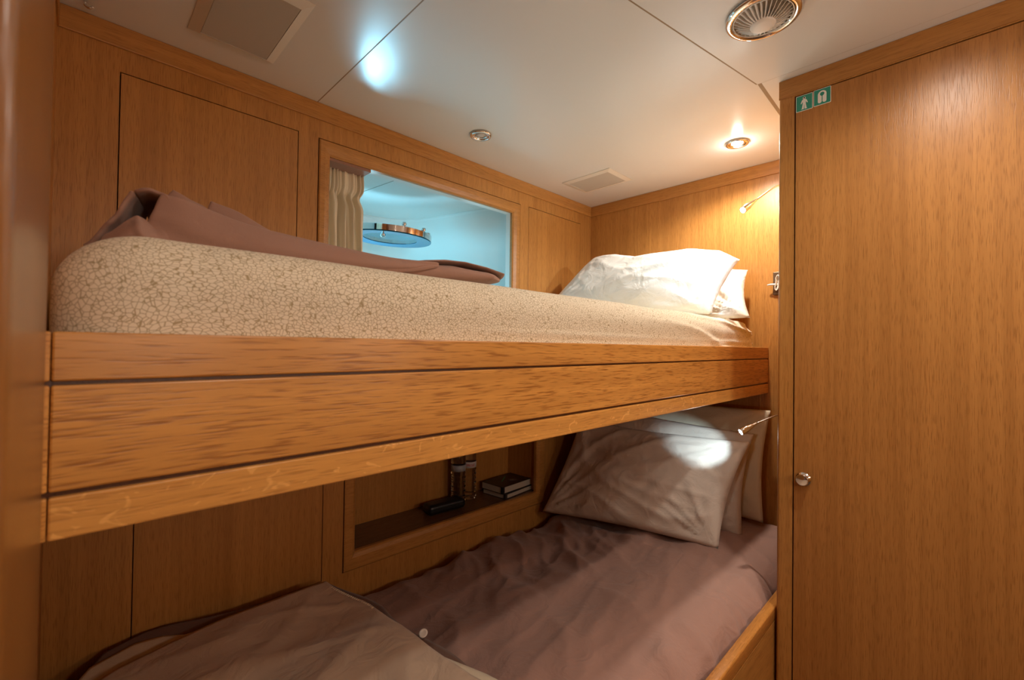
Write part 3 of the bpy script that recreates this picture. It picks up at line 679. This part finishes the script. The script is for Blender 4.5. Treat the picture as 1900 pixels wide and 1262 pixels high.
# ------------------------------------------------------------------ recessed spotlights
def spotlight(x, y, lit, label):
    t = thing('recessed_spotlight', (x, y, CZ), label, 'ceiling light', 'round chrome ceiling spotlights')
    obj('ring', lathe(bmesh.new(), [(0.0255, 0.0), (0.0375, -0.0005), (0.0385, -0.004), (0.036, -0.0075), (0.030, -0.0085), (0.0265, -0.006), (0.0255, -0.002)], (x, y, CZ), 'z', 40, closed=True), M_CHR, t, smooth=True)
    obj('reflector', lathe(bmesh.new(), [(0.0262, -0.003), (0.0245, -0.0035), (0.0195, -0.0030), (0.0192, -0.0012)], (x, y, CZ), 'z', 32, closed=True), M_CHR, t, smooth=True)
    obj('bulb', lathe(bmesh.new(), [(0, -0.0060 if not lit else -.0085), (0.008, -0.0055 if not lit else -.008), (0.0185, -0.0022), (0.0185, -0.0008), (0, -0.0008)], (x, y, CZ), 'z', 24), M_BULB if lit else M_GLB, t, smooth=True)
spotlight(-0.951, -0.204, False, 'unlit chrome ceiling spotlight above the window')
spotlight(*SPOTS['head'], True, 'lit ceiling spotlight glaring above the upper pillows')
spotlight(*SPOTS['aisle'], True, 'lit ceiling spotlight over the aisle in front of the wardrobe')
spotlight(*SPOTS['door'], True, 'lit ceiling spotlight by the doorway')

for gx, gy, gz in FILL_GLOBES:  # fixtures added out of view to carry the fill light
    t = thing('added_fill_lamp', (gx, -2.4498, gz), 'added fill lamp with a frosted globe opposite the bunks, ' + ('nearer the doorway' if gx < -1.3 else 'nearer the wardrobe'), 'wall lamp', 'added globe lamps on the front wall')
    obj('wall_plate', lathe(bmesh.new(), [(0, 0), (0.04, 0), (0.04, 0.006), (0.015, 0.012), (0.012, 0.03), (0, 0.03)], (gx, -2.4495, gz), 'y', 28), M_CHR, t, auto=40)
    obj('arm', tube(bmesh.new(), [(gx, -2.42, gz), (gx, -2.39, gz)], .012, 12), M_CHR, t)
    obj('globe', lathe(bmesh.new(), [(0.03 * math.sin(PI * k / 16), 0.03 * math.cos(PI * k / 16)) for k in range(17)], (gx, gy, gz), 'z', 32), plain('added_fill_globe', (.9, .9, .9), .4, emis=(1, .9, .78), estr=6), t, smooth=True)

# ------------------------------------------------------------------ ceiling grilles
def grille(x0, x1, y0, y1, h, ins, label):
    t = thing('ceiling_grille', ((x0 + x1) / 2, (y0 + y1) / 2, CZ), label, 'vent', 'rectangular ceiling grilles')
    bm = bmesh.new(); rows = []
    for a, z in ((0, -0.0004), (0, -0.002), (ins, -h), (ins, -h + .003)):
        rows.append([bm.verts.new((x, y, CZ + z)) for x, y in ((x0 + a, y0 + a), (x1 - a, y0 + a), (x1 - a, y1 - a), (x0 + a, y1 - a))])
    for i in range(3):
        for k in range(4): bm.faces.new([rows[i][k], rows[i][(k + 1) % 4], rows[i + 1][(k + 1) % 4], rows[i + 1][k]])
    bmesh.ops.recalc_face_normals(bm, faces=bm.faces)
    obj('frame', bm, M_VFR, t)
    obj('mesh_panel', B(x0 + ins + .0008, x1 - ins - .0008, y0 + ins + .0008, y1 - ins - .0008, CZ - h + .0006, CZ - .0006), M_VENT, t)
grille(-1.787, -1.600, -0.405, -0.112, 0.012, 0.022, 'large grey ceiling grille above the foot of the bunk')
grille(-0.390, -0.210, -0.370, -0.118, 0.006, 0.022, 'small pale ceiling grille near the corner above the pillows')
# ------------------------------------------------------------------ round air vent
vx, vy = -0.885, -1.092
t = thing('air_vent', (vx, vy, CZ), 'round ceiling air vent with chrome rim and white radial fins', 'vent')
obj('rim', lathe(bmesh.new(), [(0.060, 0.0), (0.0745, -0.001), (0.076, -0.006), (0.072, -0.010), (0.064, -0.011), (0.061, -0.007)], (vx, vy, CZ), 'z', 64, closed=True), M_CHR, t, smooth=True)
obj('duct', lathe(bmesh.new(), [(0, -0.0006), (0.060, -0.0006), (0.060, -0.002), (0.030, -0.003), (0, -0.003)], (vx, vy, CZ), 'z', 48), M_DARK, t)
for k in range(32):
    a = 2 * PI * k / 32; M = Matrix.Translation((vx, vy, CZ)) @ Matrix.Rotation(a, 4, 'Z')
    bm = bmesh.new(); pr = [(0.060, -0.007), (0.052, -0.010), (0.042, -0.017), (0.030, -0.0225), (0.024, -0.024)]; rows = []
    for i, (r, z) in enumerate(pr):
        hh = 0.0075 if i < 3 else .006
        rows.append([bm.verts.new(M @ Vector((r, s * .0006 + tw, z + q))) for s, q, tw in ((-1, 0, 0), (1, 0, 0), (1, hh, .003), (-1, hh, .003))])
    for i in range(len(pr) - 1):
        for j in range(4): bm.faces.new([rows[i][j], rows[i][(j + 1) % 4], rows[i + 1][(j + 1) % 4], rows[i + 1][j]])
    bm.faces.new(rows[0]); bm.faces.new(rows[-1]); bmesh.ops.recalc_face_normals(bm, faces=bm.faces)
    obj('fin', bm, M_FANW, t)
obj('centre_cap', lathe(bmesh.new(), [(0, -0.028), (0.015, -0.0275), (0.024, -0.0255), (0.0255, -0.023), (0.0245, -0.016), (0, -0.016)], (vx, vy, CZ), 'z', 40), M_FANW, t, smooth=True)
obj('inner_band', lathe(bmesh.new(), [(0.0615, -0.006), (0.0605, -0.009), (0.0585, -0.0095), (0.0585, -0.0055)], (vx, vy, CZ), 'z', 48, closed=True), M_FANW, t, smooth=True)
# small hook at the foot end
t = obj('ceiling_hook', tube(bmesh.new(), bez([(-1.962, -0.05, CZ - .0005), (-1.962, -0.05, CZ - .008), (-1.955, -0.053, CZ - .013), (-1.948, -0.056, CZ - .009)], 5), .003, 8), M_CHR, smooth=True)
tag(t, 'tiny chrome hook on the ceiling by the foot post', 'hook')

# ------------------------------------------------------------------ reading lamps
def reading(pts, tip, back, wallp_, label, power, aimoff, spot):
    t = thing('reading_lamp', wallp_, label, 'reading lamp', 'gooseneck reading lamps on the head wall')
    obj('wall_plate', lathe(bmesh.new(), [(0, -0.0005), (0.022, -0.0005), (0.022, -0.006), (0.012, -0.012), (0.006, -0.02), (0, -0.02)], wallp_, 'x', 28), M_CHR, t, auto=40)
    obj('gooseneck', tube(bmesh.new(), bez(pts, 8), 0.0026, 10), M_STEEL, t, smooth=True)
    tip, back = Vector(tip), Vector(back); d = (tip - back).normalized(); L_ = (tip - back).length
    M = Vector((0, 0, 1)).rotation_difference(d).to_matrix()
    hd = obj('lamp_head', lathe(bmesh.new(), [(0, 0), (0.0042, 0), (0.0046, L_ * .02), (0.0046, L_ * .2), (0.0055, L_ * .22), (0.0105, L_ * .6), (0.0112, L_ * .95), (0.0108, L_), (0.0092, L_), (0.0085, L_ * .93), (0, L_ * .93)], back, M=M, seg=28), M_CHR, t, auto=40)
    obj('led_lens', lathe(bmesh.new(), [(0, L_ * .985), (0.0084, L_ * .985), (0.0084, L_ * .94), (0, L_ * .94)], back, M=M, seg=24), M_LED, hd)
    aim = tip + (d + Vector(aimoff))
    lamp('reading_spill', 'POINT', tip + d * .008, 0.22, (1.0, .95, .86), None, 0.008)
    lamp('reading_light', 'SPOT', tip + d * .004, power, COOL, aim, 0.007, spot, 0.6)
UPA, UPB, UPT = (-0.299, -0.975, EZ + .548), (-0.372, -0.925, EZ + .4908), (-0.421, -0.900, EZ + .451)
LOA, LOB, LOT = (-0.313, -0.975, EZ - .217), (-0.389, -0.935, EZ - .2408), (-0.426, -0.900, EZ - .269)
reading([(-0.015, -0.995, EZ + .485), (-0.06, -1.005, EZ + .54), (-0.13, -0.985, EZ + .580), UPA, UPB], UPT, UPB, (0, -0.995, EZ + .485),
        'upper chrome gooseneck reading lamp shining on the white pillows', 6.0, (0.76, .5, .15), 2.1)
reading([(-0.015, -0.995, EZ - .245), (-0.06, -1.005, EZ - .225), (-0.13, -0.985, EZ - .222), LOA, LOB], LOT, LOB, (0, -0.995, EZ - .245),
        'lower chrome gooseneck reading lamp under the upper bunk', 4.2, (1.24, .08, .12), 0.78)

# ------------------------------------------------------------------ socket plate and cable on the head wall
t = tag(obj('socket_plate', B(-0.008, -0.0004, -0.965, -0.877, EZ + 0.213, EZ + 0.303, bev=0.002), M_PLATE), 'bronze socket plate on the head wall beside the wardrobe', 'socket')
t = thing('charging_cable', (-0.012, -0.90, EZ + 0.25), 'white charging cable tied in loops in front of the socket plate', 'cable')
bm = bmesh.new(); cy0 = -0.897
loops = []
for k in range(5):
    a = 1.15 + 0.12 * (k - 2); c, s = math.cos(a), math.sin(a)
    for j in range(24):
        th = 2 * PI * j / 24; lx, ly = 0.030 * math.cos(th), (0.007 + .0015 * k) * math.sin(th) * (1.0 if abs(math.cos(th)) > .3 else .7)
        loops.append((-0.016 - 0.003 * k, cy0 - (lx * c - ly * s) * .55, EZ + 0.258 + (lx * s + ly * c)))
obj('cable_loops', tube(bm, loops, 0.0014, 6), M_CABLE, t, smooth=True)
obj('plug', tube(bmesh.new(), [(-0.009, -0.896, EZ + .252), (-0.02, -0.896, EZ + .252), (-0.021, -0.872, EZ + .253), (-0.021, -0.861, EZ + .252)], [.004, .0045, .0035, .0025], 10), M_CABLE, t, smooth=True)

# ------------------------------------------------------------------ curtain in the window
t = thing('curtain', (-1.33, 0.06, EZ + 0.14), 'cream pleated curtain drawn to one side of the window', 'curtain')
def cf_(u, v):
    top = smooth(0.80, 0.84, v)                              # v=1 top
    wdt = 0.150 - 0.016 * math.exp(-((v - .80) / .05) ** 2) + 0.012 * (1 - v)
    x = -1.402 + u * wdt + .003 * nz(u * 6, v * 4, 1)
    amp = 0.012 * (1 - .65 * top)
    ph = u * 2 * PI * (5.2 if True else 5)
    y = 0.068 + amp * math.sin(ph + .5 * math.sin(v * 5)) + 0.004 * math.sin(ph * 2.3 + 1)
    y += top * .004 * math.sin(u * 2 * PI * 13)
    y += 0.020 * math.exp(-((u - .46) / .07) ** 2) * (1 - top)
    return Vector((x, y, EZ + 0.15 + v * 0.433 ))
bm = bmesh.new(); grid(bm, 120, 60, cf_); obj('drape', bm, F_CURT, t, smooth=True, solid=0.0015)
tag(obj('curtain_rail', B(wx0 + .0005, -1.255, 0.010, 0.088, EZ + 0.5815, wz1 - .0004), F_BLANK), 'narrow brown rail from which the window curtain hangs', 'curtain rail')

# ------------------------------------------------------------------ porthole light swung inward in the recess
pc = Vector((-1.005, 0.32, EZ + 0.457)); PR = Matrix.Rotation(math.radians(1.0), 3, 'Y') @ Matrix.Rotation(math.radians(3), 3, 'X')
t = thing('porthole', pc, 'round chrome-rimmed porthole swung open inside the window recess', 'porthole')
Lz = lambda prof, seg=64, closed=False: lathe(bmesh.new(), prof, pc, M=PR, seg=seg, closed=closed)
obj('glass_pane', Lz([(0, -0.006), (0.150, -0.006), (0.150, 0.004), (0, 0.004)]), M_GLASS, t, auto=40)
obj('rim', Lz([(0.146, -0.007), (0.168, -0.009), (0.1745, -0.006), (0.1745, 0.017), (0.166, 0.021), (0.150, 0.019), (0.146, 0.005)], closed=True), M_CHR, t, auto=40)
obj('gasket', Lz([(0.112, -0.0075), (0.172, -0.0105), (0.173, -0.0085), (0.112, -0.0064)], closed=True), plain('teal_gasket', (0.008, 0.13, 0.22), .15), t)
obj('inner_band', Lz([(0.118, 0.006), (0.124, 0.006), (0.124, 0.020), (0.118, 0.020)], closed=True), M_CHR, t)
for a in (-100, -62, -30, 10):
    q = pc + PR @ Vector((0.158 * math.cos(math.radians(a)), 0.158 * math.sin(math.radians(a)), 0.020))
    obj('clamp_knob', lathe(bmesh.new(), [(0, 0), (0.005, 0), (0.005, .006), (0.009, .007), (0.0095, .013), (0.007, .017), (0, .018)], q, M=PR, seg=16), M_CHR, t, auto=40)
q = pc + PR @ Vector((-0.10, -0.125, -0.008))
obj('handle', lathe(bmesh.new(), [(0, 0), (0.004, 0), (0.004, -.008), (0.010, -.012), (0.011, -.020), (0.006, -.026), (0, -.026)], q, M=PR, seg=16), M_CHR, t, auto=40)
obj('hinge_arm', tube(bmesh.new(), [pc + Vector((-.10, .14, 0)), pc + Vector((-.13, .30, -.01)), pc + Vector((-.14, .445, -.03))], .008, 10), M_CHR, t, smooth=True)

# ------------------------------------------------------------------ things in the niche
def bottle(x, y, label, textlab):
    t = thing('water_bottle', (x, y, SZ), label, 'bottle', 'clear water bottles in the niche')
    pr = [(0, 0.001), (0.020, 0.0005), (0.0300, 0.003), (0.0325, 0.012)]
    z = 0.014
    for k in range(6):
        pr += [(0.0328, z), (0.0290, z + .008), (0.0290, z + .011), (0.0328, z + .019)]; z += .020
    pr += [(0.0315, z + .004), (0.0315, z + .040), (0.033, z + .045), (0.032, z + .065), (0.020, z + .098), (0.0130, z + .108), (0.0130, z + .120)]
    o = obj('bottle_body', lathe(bmesh.new(), pr, (x, y, SZ), 'z', 32), M_PET, t, auto=60)
    obj('cap', lathe(bmesh.new(), [(0, z + .136), (0.0150, z + .136), (0.0153, z + .1205), (0, z + .1205)], (x, y, SZ), 'z', 24), M_SIGNW, t, auto=40)
    lb = obj('label_band', lathe(bmesh.new(), [(0.0324, z + .008), (0.0324, z + .034), (0.0318, z + .034), (0.0318, z + .008)], (x, y, SZ), 'z', 32, closed=True), textlab, t, smooth=True)
    return t, z
t1, zz = bottle(-0.752, 0.148, 'clear water bottle in the niche, nearer the black case', plain('clear_grey_label', (.35, .36, .38), .3))
t2, zz = bottle(-0.680, 0.163, 'clear water bottle with a red and white label, nearer the books', plain('white_label', (.6, .57, .55), .5))
fc = bpy.data.curves.new('lettering', 'FONT'); fc.body = 'BEYKOZ'; fc.size = 0.0140; fc.align_x = 'CENTER'; fc.align_y = 'CENTER'; fc.extrude = 0.0002; fc.offset = 0.0003
fo = bpy.data.objects.new('tmp_text', fc); C.objects.link(fo); bpy.context.view_layer.update()
me = bpy.data.meshes.new_from_object(fo); bpy.data.objects.remove(fo)
bm = bmesh.new(); bm.from_mesh(me)
ba = math.atan2(-1.41 - 0.163, -1.97 + 0.680)                  # direction from the bottle toward the room
for v in bm.verts:
    a = ba + v.co.x / 0.0327
    v.co = Vector((-0.680 + (0.0327 + v.co.z) * math.cos(a), 0.163 + (0.0327 + v.co.z) * math.sin(a), SZ + zz + .020 + v.co.y))
obj('lettering', bm, plain('red_print', (0.42, 0.015, 0.012), .5), t2)
# black case
M = Matrix.Translation((-0.850, 0.115, SZ)) @ Matrix.Rotation(math.radians(-4), 4, 'Z')
bm = bmesh.new(); puff(bm, (-0.088, -0.034, 0.0005), (0.088, 0.034, 0.042), 0.016, (24, 12, 10)); bmesh.ops.transform(bm, matrix=M, verts=bm.verts)
t = tag(obj('glasses_case', bm, M_BLK, smooth=True), 'black hard glasses case lying in the niche', 'case')
bm = bmesh.new(); box(bm, -0.086, 0.086, -0.0345, -0.033, 0.0195, 0.021); bmesh.ops.transform(bm, matrix=M, verts=bm.verts); obj('lid_seam', bm, M_INK, t)
# books
def book(cx_, cy_, z, wd, dp, th, ang, label, cover_m, soft=False):
    M = Matrix.Translation((cx_, cy_, z)) @ Matrix.Rotation(math.radians(ang), 4, 'Z')
    t = thing('book', (cx_, cy_, z), label, 'book', 'books stacked in the niche')
    def part(nm, bm, mt): bmesh.ops.transform(bm, matrix=M, verts=bm.verts); return obj(nm, bm, mt, t)
    part('cover', B(-wd / 2, wd / 2, -dp / 2, dp / 2, th - .0022, th, bev=.0006), cover_m)
    part('cover', B(-wd / 2, wd / 2, -dp / 2, dp / 2, 0.0003, 0.0022, bev=.0006), cover_m)
    part('spine', B(-wd / 2 - .001, -wd / 2 + .012, -dp / 2, -dp / 2 + .012, .0022, th - .0022), cover_m)
    part('pages', B(-wd / 2 + .002, wd / 2 - .004, -dp / 2 + .003, dp / 2 - .003, .0025, th - .0025), M_PAGE)
    return t, M
b1, M1 = book(-0.478, 0.112, SZ + .0003, 0.210, 0.140, 0.022, 6, 'thin dark book at the bottom of the stack in the niche', plain('dark_marbled_cover', (.03, .022, .02), .4))
b2, M2 = book(-0.490, 0.114, SZ + .0228, 0.200, 0.135, 0.032, 4, 'thick black book with a green ribbon and sun emblem, on top of the stack', M_BLK)
bm = bmesh.new(); box(bm, -.035, .045, .015, .019, .0321, .0326); bmesh.ops.transform(bm, matrix=M2 @ Matrix.Rotation(.55, 4, 'Z'), verts=bm.verts); obj('ribbon', bm, M_GRN, b2)
bm = bmesh.new()
for k in range(12):
    a = 2 * PI * k / 12; Mk = M2 @ Matrix.Translation((.02, -.022, .0321)) @ Matrix.Rotation(a, 4, 'Z')
    prism(bm, [(.009, -.0012), (.022, 0), (.009, .0012)], Mk, .0004)
prism(bm, [(.005 * math.cos(2 * PI * k / 12), .005 * math.sin(2 * PI * k / 12)) for k in range(12)], M2 @ Matrix.Translation((.02, -.022, .0321)), .0004)
obj('sun_emblem', bm, M_EMB, b2)
